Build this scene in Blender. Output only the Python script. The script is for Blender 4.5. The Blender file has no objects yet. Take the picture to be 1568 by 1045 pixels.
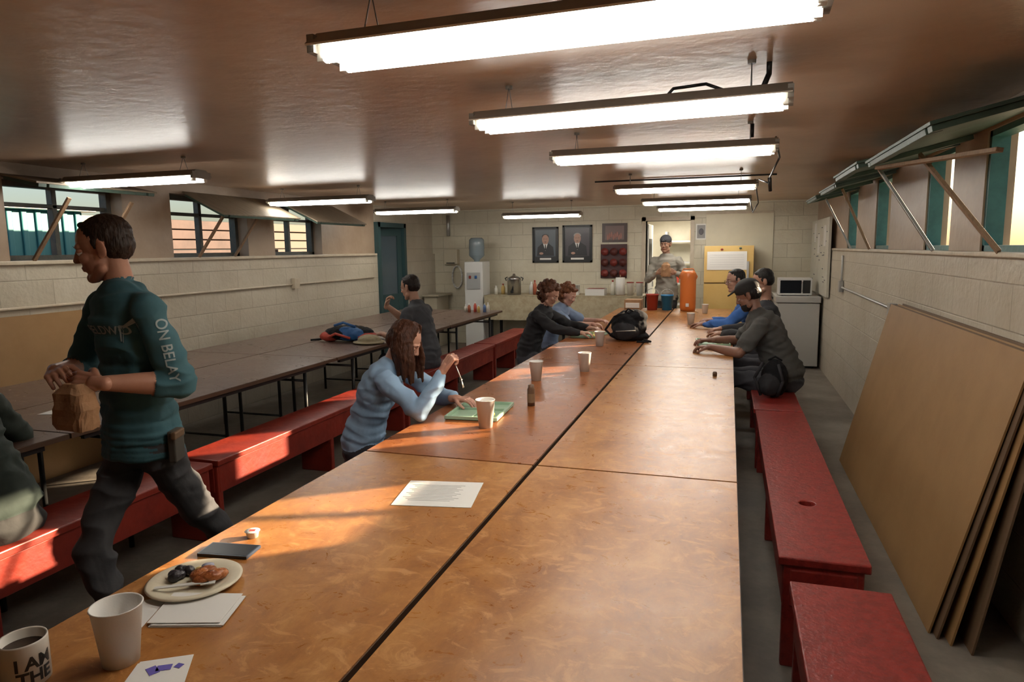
import bpy, bmesh, math, random
import numpy as np
from mathutils import Vector, Matrix, noise
from mathutils.bvhtree import BVHTree
random.seed(7)
V=Vector
S=bpy.context.scene
COL=S.collection
S.view_settings.view_transform='Standard'
# ---------------------------------------------------------------- camera
f=1045.
dY=V((333,146,-1045)).normalized()
dX=V((3357,-96,1045)); dX=(dX-dX.dot(dY)*dY).normalized()
dZ=dX.cross(dY)
cam=bpy.data.cameras.new("camera"); co=bpy.data.objects.new("camera",cam); COL.objects.link(co)
co.matrix_world=Matrix.Translation((0,0,1.62))@Matrix((dX,dY,dZ)).to_4x4()
cam.sensor_width=36; cam.lens=36*1045/1568; cam.clip_start=.05
S.camera=co
# ---------------------------------------------------------------- materials
def nodes(name):
    m=bpy.data.materials.new(name); m.use_nodes=True
    nt=m.node_tree; b=nt.nodes["Principled BSDF"]
    return m,nt,b
def c4(c): return (c[0],c[1],c[2],1)
def pm(name,col,rough=.5,metal=0,col2=None,scale=8,stretch=(1,1,1),bump=0,bscale=40,coat=0,emis=None,es=0,lo=.4,hi=.65,r2=None,spec=None,detail=4):
    m,nt,b=nodes(name); N=nt.nodes; L=nt.links
    b.inputs["Base Color"].default_value=c4(col); b.inputs["Roughness"].default_value=rough; b.inputs["Metallic"].default_value=metal
    if spec is not None: b.inputs["Specular IOR Level"].default_value=spec
    if emis: b.inputs["Emission Color"].default_value=c4(emis); b.inputs["Emission Strength"].default_value=es
    tc=N.new("ShaderNodeTexCoord"); mp=N.new("ShaderNodeMapping"); mp.inputs["Scale"].default_value=stretch
    L.new(tc.outputs["Object"],mp.inputs["Vector"])
    if col2:
        n=N.new("ShaderNodeTexNoise"); n.inputs["Scale"].default_value=scale; n.inputs["Detail"].default_value=detail; n.inputs["Roughness"].default_value=.65
        L.new(mp.outputs[0],n.inputs["Vector"])
        r=N.new("ShaderNodeValToRGB"); r.color_ramp.elements[0].position=lo; r.color_ramp.elements[1].position=hi
        r.color_ramp.elements[0].color=c4(col); r.color_ramp.elements[1].color=c4(col2)
        L.new(n.outputs["Fac"],r.inputs[0]); L.new(r.outputs[0],b.inputs["Base Color"])
        if r2 is not None:
            mr=N.new("ShaderNodeMapRange"); mr.inputs[1].default_value=lo; mr.inputs[2].default_value=hi; mr.inputs[3].default_value=rough; mr.inputs[4].default_value=r2
            L.new(n.outputs["Fac"],mr.inputs[0]); L.new(mr.outputs[0],b.inputs["Roughness"])
    if bump:
        n2=N.new("ShaderNodeTexNoise"); n2.inputs["Scale"].default_value=bscale; n2.inputs["Detail"].default_value=3
        L.new(mp.outputs[0],n2.inputs["Vector"])
        bp=N.new("ShaderNodeBump"); bp.inputs["Strength"].default_value=bump; bp.inputs["Distance"].default_value=.01
        L.new(n2.outputs["Fac"],bp.inputs["Height"]); L.new(bp.outputs[0],b.inputs["Normal"])
    return m
def blockmat(name,axis,c1,c2,mortar):
    m,nt,b=nodes(name); N=nt.nodes; L=nt.links
    g=N.new("ShaderNodeNewGeometry"); sp=N.new("ShaderNodeSeparateXYZ"); cb=N.new("ShaderNodeCombineXYZ")
    L.new(g.outputs["Position"],sp.inputs[0])
    L.new(sp.outputs["X" if axis=='x' else "Y"],cb.inputs[0]); L.new(sp.outputs["Z"],cb.inputs[1])
    br=N.new("ShaderNodeTexBrick"); L.new(cb.outputs[0],br.inputs["Vector"])
    br.inputs["Scale"].default_value=1; br.inputs["Brick Width"].default_value=.41; br.inputs["Row Height"].default_value=.205
    br.inputs["Mortar Size"].default_value=.005; br.inputs["Mortar Smooth"].default_value=.6
    br.inputs["Color1"].default_value=c4(c1); br.inputs["Color2"].default_value=c4(c2); br.inputs["Mortar"].default_value=c4(mortar)
    n=N.new("ShaderNodeTexNoise"); n.inputs["Scale"].default_value=2.2; n.inputs["Detail"].default_value=8; n.inputs["Roughness"].default_value=.7
    L.new(g.outputs["Position"],n.inputs["Vector"])
    mx=N.new("ShaderNodeMixRGB"); mx.blend_type='MULTIPLY'; mx.inputs[0].default_value=.4
    r=N.new("ShaderNodeValToRGB"); r.color_ramp.elements[0].position=.32; r.color_ramp.elements[1].position=.6
    r.color_ramp.elements[0].color=(.68,.60,.50,1); r.color_ramp.elements[1].color=(1,1,1,1)
    L.new(n.outputs["Fac"],r.inputs[0]); L.new(br.outputs["Color"],mx.inputs[1]); L.new(r.outputs[0],mx.inputs[2]); L.new(mx.outputs[0],b.inputs["Base Color"])
    n2=N.new("ShaderNodeTexNoise"); n2.inputs["Scale"].default_value=28; n2.inputs["Detail"].default_value=5; L.new(g.outputs["Position"],n2.inputs["Vector"])
    ad=N.new("ShaderNodeMath"); ad.operation='MULTIPLY_ADD'; ad.inputs[1].default_value=-.8; L.new(br.outputs["Fac"],ad.inputs[0]); L.new(n2.outputs["Fac"],ad.inputs[2])
    bp=N.new("ShaderNodeBump"); bp.inputs["Strength"].default_value=.5; bp.inputs["Distance"].default_value=.01
    L.new(ad.outputs[0],bp.inputs["Height"]); L.new(bp.outputs[0],b.inputs["Normal"])
    b.inputs["Roughness"].default_value=.42
    return m
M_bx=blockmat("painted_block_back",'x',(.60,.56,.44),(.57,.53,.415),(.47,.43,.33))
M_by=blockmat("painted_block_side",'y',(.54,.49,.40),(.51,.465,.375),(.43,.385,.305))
M_pier=pm("pier_backlit_tone",(.38,.285,.205),.45,col2=(.33,.24,.17),scale=3,bump=.3,bscale=18)  # upper wall darkened and browned: backlight shade put into the colour
M_sill=pm("sill_paint",(.55,.48,.37),.4,col2=(.47,.40,.30),scale=6,bump=.3)
M_ceil=pm("ceiling_paint",(.60,.43,.30),.30,col2=(.52,.36,.245),scale=2.6,bump=.3,bscale=13,spec=.5,detail=6,lo=.45,hi=.7)
M_floor=pm("concrete_floor",(.15,.13,.11),.55,col2=(.23,.20,.165),scale=3.2,bump=.2,bscale=30,detail=8)
def tabmat(name,a,b_,c,rg=(.26,.38)):
    m,nt,b=nodes(name); N=nt.nodes; L=nt.links
    tc=N.new("ShaderNodeNewGeometry")
    def nz(scale,st,det=6,dist=0):
        mp=N.new("ShaderNodeMapping"); mp.inputs["Scale"].default_value=st; L.new(tc.outputs["Position"],mp.inputs["Vector"])
        n=N.new("ShaderNodeTexNoise"); n.inputs["Scale"].default_value=scale; n.inputs["Detail"].default_value=det; n.inputs["Roughness"].default_value=.72; n.inputs["Distortion"].default_value=dist
        L.new(mp.outputs[0],n.inputs["Vector"]); return n
    big=nz(4.5,(1.4,.9,1),10,.6); fine=nz(30,(1.4,.8,1),8,0); scr=nz(11,(.9,1.3,1),9,1.2)
    r=N.new("ShaderNodeValToRGB"); e=r.color_ramp.elements
    e[0].position=.32; e[0].color=c4(a); e[1].position=.68; e[1].color=c4(c); x=e.new(.50); x.color=c4(b_)
    ad=N.new("ShaderNodeMath"); ad.operation='MULTIPLY_ADD'; ad.inputs[1].default_value=.35; ad.inputs[2].default_value=-.175
    L.new(fine.outputs["Fac"],ad.inputs[0])
    ad2=N.new("ShaderNodeMath"); L.new(ad.outputs[0],ad2.inputs[0]); L.new(big.outputs["Fac"],ad2.inputs[1])
    L.new(ad2.outputs[0],r.inputs[0])
    r2=N.new("ShaderNodeValToRGB"); r2.color_ramp.elements[0].position=.53; r2.color_ramp.elements[1].position=.62; r2.color_ramp.elements[0].color=(0,0,0,1); r2.color_ramp.elements[1].color=(.7,.7,.7,1)
    L.new(scr.outputs["Fac"],r2.inputs[0]); mx=N.new("ShaderNodeMixRGB"); L.new(r2.outputs[0],mx.inputs[0]); L.new(r.outputs[0],mx.inputs[1]); mx.inputs[2].default_value=c4(tuple(min(1,q*1.15+.015) for q in c))
    L.new(mx.outputs[0],b.inputs["Base Color"])
    mr=N.new("ShaderNodeMapRange"); mr.inputs[1].default_value=.35; mr.inputs[2].default_value=.65; mr.inputs[3].default_value=rg[0]; mr.inputs[4].default_value=rg[1]
    L.new(scr.outputs["Fac"],mr.inputs[0]); L.new(mr.outputs[0],b.inputs["Roughness"])
    bp=N.new("ShaderNodeBump"); bp.inputs["Strength"].default_value=.06; bp.inputs["Distance"].default_value=.003
    L.new(fine.outputs["Fac"],bp.inputs["Height"]); L.new(bp.outputs[0],b.inputs["Normal"])
    return m
M_tabA=tabmat("varnished_table_top",(.26,.098,.026),(.36,.152,.041),(.45,.22,.070))
M_tabR=tabmat("red_brown_table_top",(.20,.062,.019),(.27,.090,.027),(.34,.13,.042))
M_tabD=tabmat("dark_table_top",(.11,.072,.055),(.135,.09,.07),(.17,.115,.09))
M_edge=pm("table_edge",(.08,.04,.02),.5)
M_blk=pm("black_metal",(.02,.02,.02),.4,.3)
M_red=pm("red_bench_paint",(.27,.028,.015),.42,col2=(.20,.020,.012),scale=7,bump=.25,bscale=25,r2=.5)
M_redw=pm("worn_red_paint",(.26,.024,.018),.42,col2=(.18,.016,.012),scale=26,bump=.3,bscale=60,lo=.42,hi=.6,detail=8)
M_teal=pm("teal_frame_paint",(.035,.14,.14),.45,col2=(.022,.10,.10),scale=9,bump=.2)
M_darkfr=pm("dark_window_frame",(.05,.055,.05),.5,col2=(.09,.08,.065),scale=9,bump=.2)
M_green=pm("green_board_paint",(.06,.105,.08),.5,col2=(.04,.07,.055),scale=5,bump=.2)
M_ply=pm("shutter_plywood",(.24,.19,.13),.6,col2=(.18,.14,.10),scale=4,stretch=(1,6,1))
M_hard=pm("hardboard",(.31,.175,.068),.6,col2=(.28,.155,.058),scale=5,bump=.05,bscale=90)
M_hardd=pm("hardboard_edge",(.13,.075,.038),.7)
M_wood=pm("raw_wood",(.30,.19,.11),.6,col2=(.22,.13,.075),scale=10,stretch=(8,8,1))
M_steel=pm("galvanised_steel",(.45,.45,.44),.4,.7)
M_white=pm("white_plastic",(.62,.62,.60),.4)
M_foam=pm("styrofoam",(.74,.72,.68),.55,bump=.05,bscale=200)
M_paper=pm("white_paper",(.72,.71,.68),.7)
M_plate=pm("paper_plate",(.64,.58,.44),.5,bump=.05,bscale=100)
M_ink=pm("ink",(.12,.12,.14),.7)
M_glassy=pm("black_glass",(.008,.010,.014),.3,spec=.15)
M_tube=pm("fluorescent_tube",(.9,.9,.9),.4,emis=(1,.965,.89),es=24)
M_house=pm("fixture_housing",(.27,.245,.21),.45,.1,col2=(.22,.2,.165),scale=5)
M_refl=pm("fixture_reflector",(.75,.73,.66),.35)
M_egg=pm("egg",(.75,.55,.12),.5,col2=(.85,.7,.3),scale=60,bump=.5,bscale=90)
M_brownfood=pm("glazed_pastry",(.42,.14,.04),.25,col2=(.22,.06,.02),scale=40,bump=.5,bscale=70)
M_dk=pm("dark_fruit",(.03,.025,.03),.35,bump=.5,bscale=80)
# ---------------------------------------------------------------- mesh builder
class MB:
    def __init__(s): s.v=[]; s.f=[]; s.m=[]; s.s=[]
    def add(s,vs,fs,mat=0,smooth=False):
        o=len(s.v); s.v+= [tuple(x) for x in vs]; s.f+=[tuple(i+o for i in q) for q in fs]; s.m+=[mat]*len(fs); s.s+=[smooth]*len(fs)
    def box(s,c,d,mat=0,R=None):
        c=V(c); vs=[]
        for x in(-.5,.5):
            for y in(-.5,.5):
                for z in(-.5,.5):
                    p=V((x*d[0],y*d[1],z*d[2]))
                    if R is not None: p=R@p
                    vs.append(c+p)
        s.add(vs,[(0,1,3,2),(4,6,7,5),(0,4,5,1),(2,3,7,6),(0,2,6,4),(1,5,7,3)],mat)
    def bx(s,x0,x1,y0,y1,z0,z1,mat=0): s.box(((x0+x1)/2,(y0+y1)/2,(z0+z1)/2),(abs(x1-x0),abs(y1-y0),abs(z1-z0)),mat)
    def cone(s,p0,p1,r0,r1,mat=0,n=16,smooth=True):
        p0=V(p0);p1=V(p1); d=(p1-p0).normalized(); a=d.orthogonal().normalized(); b=d.cross(a); vs=[]
        for p,r in((p0,r0),(p1,r1)):
            for i in range(n):
                t=2*math.pi*i/n; vs.append(p+(a*math.cos(t)+b*math.sin(t))*r)
        s.add(vs,[(i,(i+1)%n,n+(i+1)%n,n+i) for i in range(n)],mat,smooth)
        s.add(vs[:n],[tuple(range(n))[::-1]],mat); s.add(vs[n:],[tuple(range(n))],mat)
    def tube(s,pts,r,mat=0,n=8):
        for a,b in zip(pts[:-1],pts[1:]): s.cone(a,b,r,r,mat,n)
        for p in pts[1:-1]: s.ell(p,(r,r,r),mat,n=n)
    def ell(s,c,rad,mat=0,R=None,n=16):
        c=V(c); m=n//2+1; vs=[]; fs=[]
        for j in range(m+1):
            ph=math.pi*j/m
            for i in range(n):
                t=2*math.pi*i/n
                p=V((rad[0]*math.sin(ph)*math.cos(t),rad[1]*math.sin(ph)*math.sin(t),rad[2]*math.cos(ph)))
                if R is not None: p=R@p
                vs.append(c+p)
        for j in range(m):
            for i in range(n):
                q=(j*n+i,(j+1)*n+i,(j+1)*n+(i+1)%n,j*n+(i+1)%n); fs.append(q)
        s.add(vs,fs,mat,True)
    def lathe(s,prof,o,mat=0,n=32,R=None,smooth=True):
        o=V(o); vs=[];fs=[]
        for r,z in prof:
            for i in range(n):
                t=2*math.pi*i/n; p=V((r*math.cos(t),r*math.sin(t),z))
                if R is not None: p=R@p
                vs.append(o+p)
        for j in range(len(prof)-1):
            for i in range(n): fs.append((j*n+i,j*n+(i+1)%n,(j+1)*n+(i+1)%n,(j+1)*n+i))
        s.add(vs,fs,mat,smooth)
    def prism(s,poly,z0,z1,mat=0,T=None):
        n=len(poly); vs=[V((x,y,z0)) for x,y in poly]+[V((x,y,z1)) for x,y in poly]
        if T is not None: vs=[T@p for p in vs]
        s.add(vs,[tuple(range(n))[::-1],tuple(range(n,2*n))]+[(i,(i+1)%n,n+(i+1)%n,n+i) for i in range(n)],mat)
    def obj(s,name,mats,bevel=0,parent=None,bseg=2):
        c=V((0,0,0))
        if not parent:
            a=np.array(s.v); c=V((a.min(0)+a.max(0))/2)
        me=bpy.data.meshes.new(name); me.from_pydata([tuple(V(p)-c) for p in s.v],[],s.f)
        for m in mats: me.materials.append(m)
        me.polygons.foreach_set("material_index",s.m); me.polygons.foreach_set("use_smooth",s.s); 
        bm=bmesh.new(); bm.from_mesh(me); bmesh.ops.remove_doubles(bm,verts=bm.verts,dist=1e-6); bmesh.ops.recalc_face_normals(bm,faces=bm.faces); bm.to_mesh(me); bm.free()
        me.update(); o=bpy.data.objects.new(name,me); COL.objects.link(o); o.location=c
        if parent: o.parent=parent
        if bevel:
            b=o.modifiers.new("bevel","BEVEL"); b.width=bevel; b.segments=bseg; b.limit_method='ANGLE'; b.angle_limit=math.radians(50)
        return o
def rot(axis,deg): return Matrix.Rotation(math.radians(deg),3,axis)
def frame(x,y):
    x=V(x).normalized(); y=V(y); y=(y-x*y.dot(x)).normalized(); z=x.cross(y)
    return Matrix((x,y,z)).transposed()
# ---------------------------------------------------------------- room shell
XR,XL,YB,YF,ZC,ZS=1.18,-4.88,11.0,-2.6,2.28,1.55
WR=[(3.40,4.08),(4.60,5.15),(6.20,6.78),(7.70,8.25)]
WL=[(2.1,3.1),(3.62,4.62),(5.15,6.2),(6.65,7.6)]
def sidewall(name,x,sgn,wins,up,extra=None):
    b=MB(); o=x+sgn*.26; xi=x+sgn*.04; xo=x+sgn*up
    y0=YF-.2
    segs=[(y0,YB+.25)] if not extra else [(y0,extra[0]),(extra[1],YB+.25)]
    for a,c in segs: b.bx(x,o,a,c,-.1,ZS,0)
    ys=[y0]+[t for w in wins for t in w]+[YB+.25 if not extra else extra[0]]
    for i in range(0,len(ys),2): b.bx(xi,xo,ys[i],ys[i+1],ZS,ZC+.05,1)
    for w in wins: b.bx(xi,xo,w[0],w[1],2.17,ZC+.05,1)
    if extra:
        b.bx(xi,xo,extra[1],YB+.25,ZS,ZC+.05,0); b.bx(xi,xo,extra[0],extra[1],2.03,ZC+.05,0)
    return b.obj(name,[M_by,M_pier])
sidewall("wall_right",XR,1,WR,.17); sidewall("wall_left",XL,-1,WL,.26,(8.95,9.85))
b=MB(); DX0,DX1=-1.26,-.58
b.bx(XL-.26,DX0,YB,YB+.2,-.1,ZC+.05); b.bx(DX1,XR+.26,YB,YB+.2,-.1,ZC+.05); b.bx(DX0,DX1,YB,YB+.2,2.02,ZC+.05)
b.obj("wall_back",[M_bx])
b=MB(); b.bx(XL-.26,XR+.26,YF-.2,YF,-.1,ZC+.05); b.obj("wall_front",[M_bx])
b=MB(); b.bx(XL-.3,XR+.3,YF-.2,YB+4,-.15,0); b.obj("floor",[M_floor])
b=MB(); b.bx(XL-.4,XR+.30,YF-.3,YB+4,ZC,ZC+.15)
b.obj("ceiling",[M_ceil])
b=MB(); b.bx(XR-.025,XR+.24,YF,8.9,ZS,ZS+.025); b.obj("trim_1",[M_sill],.006)
b=MB(); b.bx(XL-.24,XL+.03,YF,8.9,ZS,ZS+.03); b.obj("trim_2",[M_sill],.006)
def window(n,x,sgn,w,mat,t):
    b=MB(); z0,z1=ZS+.025,2.17
    xa,xb=(x+.05,x+.13) if sgn>0 else (x-.16,x-.24)
    for y0,y1,a,c in((w[0],w[0]+t,z0,z1),(w[1]-t,w[1],z0,z1),(w[0],w[1],z0,z0+t),(w[0],w[1],z1-t,z1)): b.bx(xa,xb,y0,y1,a,c)
    m=(w[0]+w[1])/2; 
    if w[1]-w[0]>.7:
        b.bx(xa+sgn*.02,xb,m-.02,m+.02,z0,z1); b.bx(xa+sgn*.02,xb,w[0],w[1],1.98,2.01)
    return b.obj("window_%d"%n,[mat],.004)
k=1
for w in WR: window(k,XR,1,w,M_teal,.03); k+=1
for w in WL: window(k,XL,-1,w,M_darkfr,.045); k+=1
def shutter(x,sgn,y0,y1,drop,length,mat):
    b=MB(); p0=V((x,(y0+y1)/2,2.19)); dirv=V((-sgn*math.cos(drop),0,-math.sin(drop)))
    R=frame(dirv,(0,1,0)); b.box(p0+dirv*length/2,(length,y1-y0,.014),0,R)
    for y in(y0+.05,y1-.05): b.box(V((p0.x,y,p0.z))+dirv*length/2-V((0,0,.02)),(length*.95,.06,.025),1,R)
    b.box(V(p0)+dirv*(length-.04)-V((0,0,.02)),(.06,y1-y0-.2,.025),1,R)
    return b.obj("window_shutter",[mat,M_green],.002)
for (y0,y1,l,d) in((3.0,4.30,.52,.24),(4.42,5.35,.54,.2),(5.95,6.95,.45,.22),(7.5,8.4,.42,.22)):
    shutter(XR+.03,1,y0,y1,d,l,M_green)
for (y0,y1,l,d) in((2.2,3.2,.55,.35),(3.6,4.65,.35,.2),(5.3,6.5,.5,.45),(6.75,7.85,.55,.45)):
    shutter(XL-.03,-1,y0,y1,d,l,M_ply)
def prop(a,c,mat,w=.035):
    b=MB(); a=V(a);c=V(c); R=frame(c-a,(0,1,.01)); b.box((a+c)/2,((c-a).length,w,.018),0,R); b.obj("shutter_prop",[mat],.002)
prop((1.16,3.62,1.575),(.90,3.98,2.06),M_wood); prop((1.0,3.2,1.98),(.76,4.25,2.03),M_wood,.03)
prop((1.16,4.68,1.575),(.87,4.82,2.08),M_steel,.03); prop((1.16,6.65,1.575),(.9,6.5,2.09),M_wood); prop((1.16,7.6,1.575),(.92,7.7,2.08),M_steel,.02)
for y in(3.75,4.3,5.4,5.9): prop((XL+.02,y,1.58),(XL+.30,y+.1,2.03),M_wood,.03)
def conduit(pts,r,boxes,mat=M_steel):
    b=MB(); b.tube(pts,r,0,8)
    for c,d in boxes: b.box(c,d,0)
    b.obj("electrical_conduit",[mat],.002)
conduit([(XR-.018,8.1,1.5),(XR-.018,8.1,1.16),(XR-.018,5.6,1.14)],.011,[((XR-.025,8.1,1.17),(.04,.1,.12)),((XR-.03,5.6,1.14),(.05,.09,.09))])
conduit([(XL+.016,-1,1.24),(XL+.016,8.8,1.24)],.012,[((XL+.03,6.9,1.25),(.05,.1,.12))],M_sill)
b=MB(); b.tube([(-4.6,YB-.04,2.2),(-4.6,YB-.04,1.85)],.03,0,12); b.obj("vent_pipe",[M_steel])
b=MB()
for y0,y1,a,c in((8.95,9.02,0,2.03),(9.78,9.85,0,2.03),(8.95,9.85,1.96,2.03)): b.bx(XL-.2,XL+.03,y0,y1,a,c,0)
R=rot('Z',-14); hp=V((XL-.03,9.77,1.0)); 
def dbox(y,z,dy,dz,m,t=.045): b.box(hp+R@V((0,y,z)),(t,dy,dz),m,R)
dbox(-.06,0,.1,1.92,0); dbox(-.66,0,.1,1.92,0); dbox(-.36,-.55,.5,.8,0,.035); dbox(-.36,.9,.5,.12,0); dbox(-.36,.4,.5,.9,1,.01); dbox(-.36,-.1,.5,.1,0)
b.ell(hp+R@V((.05,-.66,0)),(.03,.03,.03),2)
b.obj("door_1",[pm("door_teal",(.03,.07,.075),.45),pm("door_glass",(.08,.11,.13),.1),M_steel],.004)
b=MB(); 
for x0,x1,a,c in((DX0-.06,DX0,0,2.08),(DX1,DX1+.06,0,2.08),(DX0-.06,DX1+.06,2.02,2.08)): b.bx(x0,x1,YB-.02,YB+.2,a,c)
b.obj("trim_3",[M_sill],.004)
M_kw=pm("kitchen_wall",(.62,.58,.46),.5,col2=(.56,.52,.4),scale=3)
b=MB(); b.bx(-2.4,-2.3,YB+.2,YB+3,0,ZC); b.bx(.6,.7,YB+.2,YB+3,0,ZC); b.bx(-2.4,.7,YB+2.9,YB+3,0,ZC); b.obj("wall_kitchen",[M_kw])
b=MB(); b.bx(-1.28,-1.24,YB+.21,YB+.9,.01,1.98,0); b.box((-1.23,YB+.8,1),(.03,.03,.1),1); b.box((-1.235,YB+.5,1.5),(.01,.35,.5),2)
b.obj("door_2",[M_white,M_steel,M_glassy],.004)
b=MB()
for z in(.5,.9,1.3,1.7): b.bx(-1.15,-.2,YB+2.4,YB+2.8,z,z+.03)
for x in(-1.15,-.2): b.bx(x-.02,x+.02,YB+2.4,YB+2.8,0,1.9)
for i in range(14):
    x=-1.05+random.random()*.75; z=random.choice((.53,.93,1.33,1.73)); h=.08+random.random()*.16; b.bx(x-.04,x+.05,YB+2.45,YB+2.6,z,z+h,1+i%3)
b.obj("storage_shelf",[M_steel,M_white,pm("box_brown",(.4,.25,.1),.6),M_red])
L=bpy.data.lights.new("kitchen_fill_light","AREA"); L.energy=85; L.size=1.2; L.color=(1,.93,.8); o=bpy.data.objects.new("kitchen_fill_light",L); o.location=(-.9,YB+1.5,2.2); COL.objects.link(o)  # unseen area lamp added to brighten the room beyond the doorway
# ---------------------------------------------------------------- outside
M_ground=pm("gravel_ground",(.26,.25,.20),.9,col2=(.18,.19,.12),scale=4)
b=MB(); b.bx(-40,-5.4,-20,40,-.2,-.12); b.bx(1.6,50,-20,40,-.2,-.12); b.obj("outside_ground",[M_ground])
b=MB(); 
for i in range(15):
    z=-.12+i*.15
    for j in range(6):
        y0=-2+j*3.1+random.uniform(-.2,.2); b.bx(-8.6,-7.8+random.uniform(-.08,.1),y0,y0+2.9,z,z+.135,(i*3+j)%3)
b.obj("lumber_stack",[pm("lumber_red",(.075,.040,.032),.7,col2=(.05,.025,.02),scale=3),pm("lumber_tan",(.13,.095,.075),.7),pm("lumber_pale",(.26,.23,.20),.7)],.01)
b=MB(); b.bx(-7.5,-6.8,4.95,5.85,-.12,2.08,0); b.bx(-7.6,-6.7,4.85,5.95,2.08,2.13,1); 
for i in range(6): b.bx(-6.8,-6.78,5.0+i*.15,5.06+i*.15,-.1,2.08,0)
b.obj("storage_crate",[pm("turquoise_paint",(.06,.24,.25),.5),M_steel],.01)
# ---------------------------------------------------------------- light fixtures
def fixture(x0,x1,y,z,rotz=0):
    b=MB(); xm=(x0+x1)/2; Lh=(x1-x0)/2; R=rot('Z',rotz)
    T=Matrix.Translation((xm,y,z))@R.to_4x4()
    prof=[(-.100,.018),(-.085,.030),(-.045,.058),(.045,.058),(.085,.030),(.100,.018),(.096,.014),(.045,.030),(-.045,.030),(-.096,.014)]
    n=len(prof); vs=[T@V((sx*(Lh+.02),p[0],p[1])) for sx in(-1,1) for p in prof]
    b.add(vs,[(i,(i+1)%n,n+(i+1)%n,n+i) for i in range(0,5)],0); b.add(vs,[(i,(i+1)%n,n+(i+1)%n,n+i) for i in range(5,n)],1)
    b.add(vs,[(0,1,8,9),(1,2,7,8),(2,3,4,5,6,7)],0); b.add(vs,[(n,n+9,n+8,n+1),(n+1,n+8,n+7,n+2),(n+2,n+7,n+6,n+5,n+4,n+3)],0)
    def lb(c,d,m): b.box(T@V(c),d,m,R)
    for sx in(-1,1): lb((sx*(Lh+.014),0,.022),(.02,.17,.045),0)
    for yy in(-.052,.052): b.cone(T@V((-Lh+.01,yy,-.002)),T@V((Lh-.01,yy,-.002)),.019,.019,2,14)
    for yy in(-.052,.052):
        for sx in(-1,1): lb((sx*(Lh-.002),yy,.006),(.018,.03,.05),1)
    for sx in(-1,1):
        xx=sx*(Lh-.12)
        for yy in(-.04,.04): b.cone(T@V((xx,yy,.056)),T@V((xx,0,ZC-z)),.002,.002,3,6)
        b.cone(T@V((xx,0,ZC-z-.012)),T@V((xx,0,ZC-z)),.015,.015,0,10)
    b.obj("fluorescent_light",[M_house,M_refl,M_tube,M_steel])
fixture(-1.02,.17,1.66,2.125,-1.5); fixture(-1.0,.18,2.74,2.125,-4); fixture(-.98,.21,4.0,2.125,0); fixture(-1.0,.2,6.4,2.125); fixture(-.98,.2,8.3,2.125); fixture(-.95,.2,9.8,2.125)
fixture(-4.62,-3.48,3.92,2.125); fixture(-4.65,-3.5,6.3,2.125); fixture(-4.6,-3.45,8.5,2.125); fixture(-3.1,-2.0,9.5,2.07)
b=MB()
b.tube([(.12,2.75,2.28),(.12,2.76,2.24),(.10,2.76,2.19)],.010,0)
b.tube([(-.25,2.78,2.19),(-.22,2.76,2.215),(-.1,2.75,2.22),(-.02,2.77,2.19)],.006,0)
b.obj("power_cord",[M_blk])
b=MB()
b.tube([(.1,4.02,2.27),(.1,4.02,2.20)],.01,0); b.tube([(.22,4.0,2.19),(.26,4.3,2.12),(.24,4.9,2.06),(.28,5.6,2.08),(.22,6.2,2.17)],.006,0)
b.tube([(.24,4.9,2.06),(.25,4.95,1.98)],.012,0); b.tube([(.2,6.55,2.2),(.25,7.0,2.02),(.22,7.6,1.96),(.2,8.2,2.15)],.006,0)
b.obj("power_cord",[M_blk])
b=MB(); b.tube([(-1.3,6.9,2.27),(.4,6.9,2.27)],.008); b.obj("ceiling_cable",[M_blk])
# ---------------------------------------------------------------- tables & benches
def table(x0,x1,y0,y1,mat,z=.75):
    b=MB(); b.bx(x0,x1,y0,y1,z-.022,z,0); 
    for a,c,d,e in((x0-.002,x0+.004,y0,y1),(x1-.004,x1+.002,y0,y1),(x0,x1,y0-.002,y0+.004),(x0,x1,y1-.004,y1+.002)): b.bx(a,c,d,e,z-.026,z-.004,1)
    for x in(x0+.05,x1-.05): b.bx(x-.012,x+.012,y0+.1,y1-.1,z-.06,z-.022,2)
    for y in(y0+.35,y1-.35):
        for x in(x0+.07,x1-.07): b.cone((x,y,z-.03),(x,y,0),.014,.014,2,10)
        b.tube([(x0+.07,y,.12),(x1-.07,y,.12)],.010,2); b.tube([(x0+.07,y,.62),(x1-.07,y,.62)],.010,2)
        s=1 if y<(y0+y1)/2 else -1
        b.tube([((x0+x1)/2,y,.62),((x0+x1)/2,y+s*.35,z-.035)],.008,2)
    return b.obj("folding_table",[mat,M_edge,M_blk])
ys=[.13,2.57,5.02,7.47,9.9]
for i in range(4):
    y0,y1=ys[i]+.006,ys[i+1]-.006
    table(-.715,.05,y0,y1,M_tabA); table(-1.495,-.735,y0,y1,M_tabR if i in(1,2) else M_tabA)
yl=[.2,2.45,4.86,7.28,9.2]
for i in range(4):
    table(-3.82,-3.06,yl[i]+.006,yl[i+1]-.006,M_tabD); table(-4.6,-3.835,yl[i]+.006,yl[i+1]-.006,M_tabD)
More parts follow.
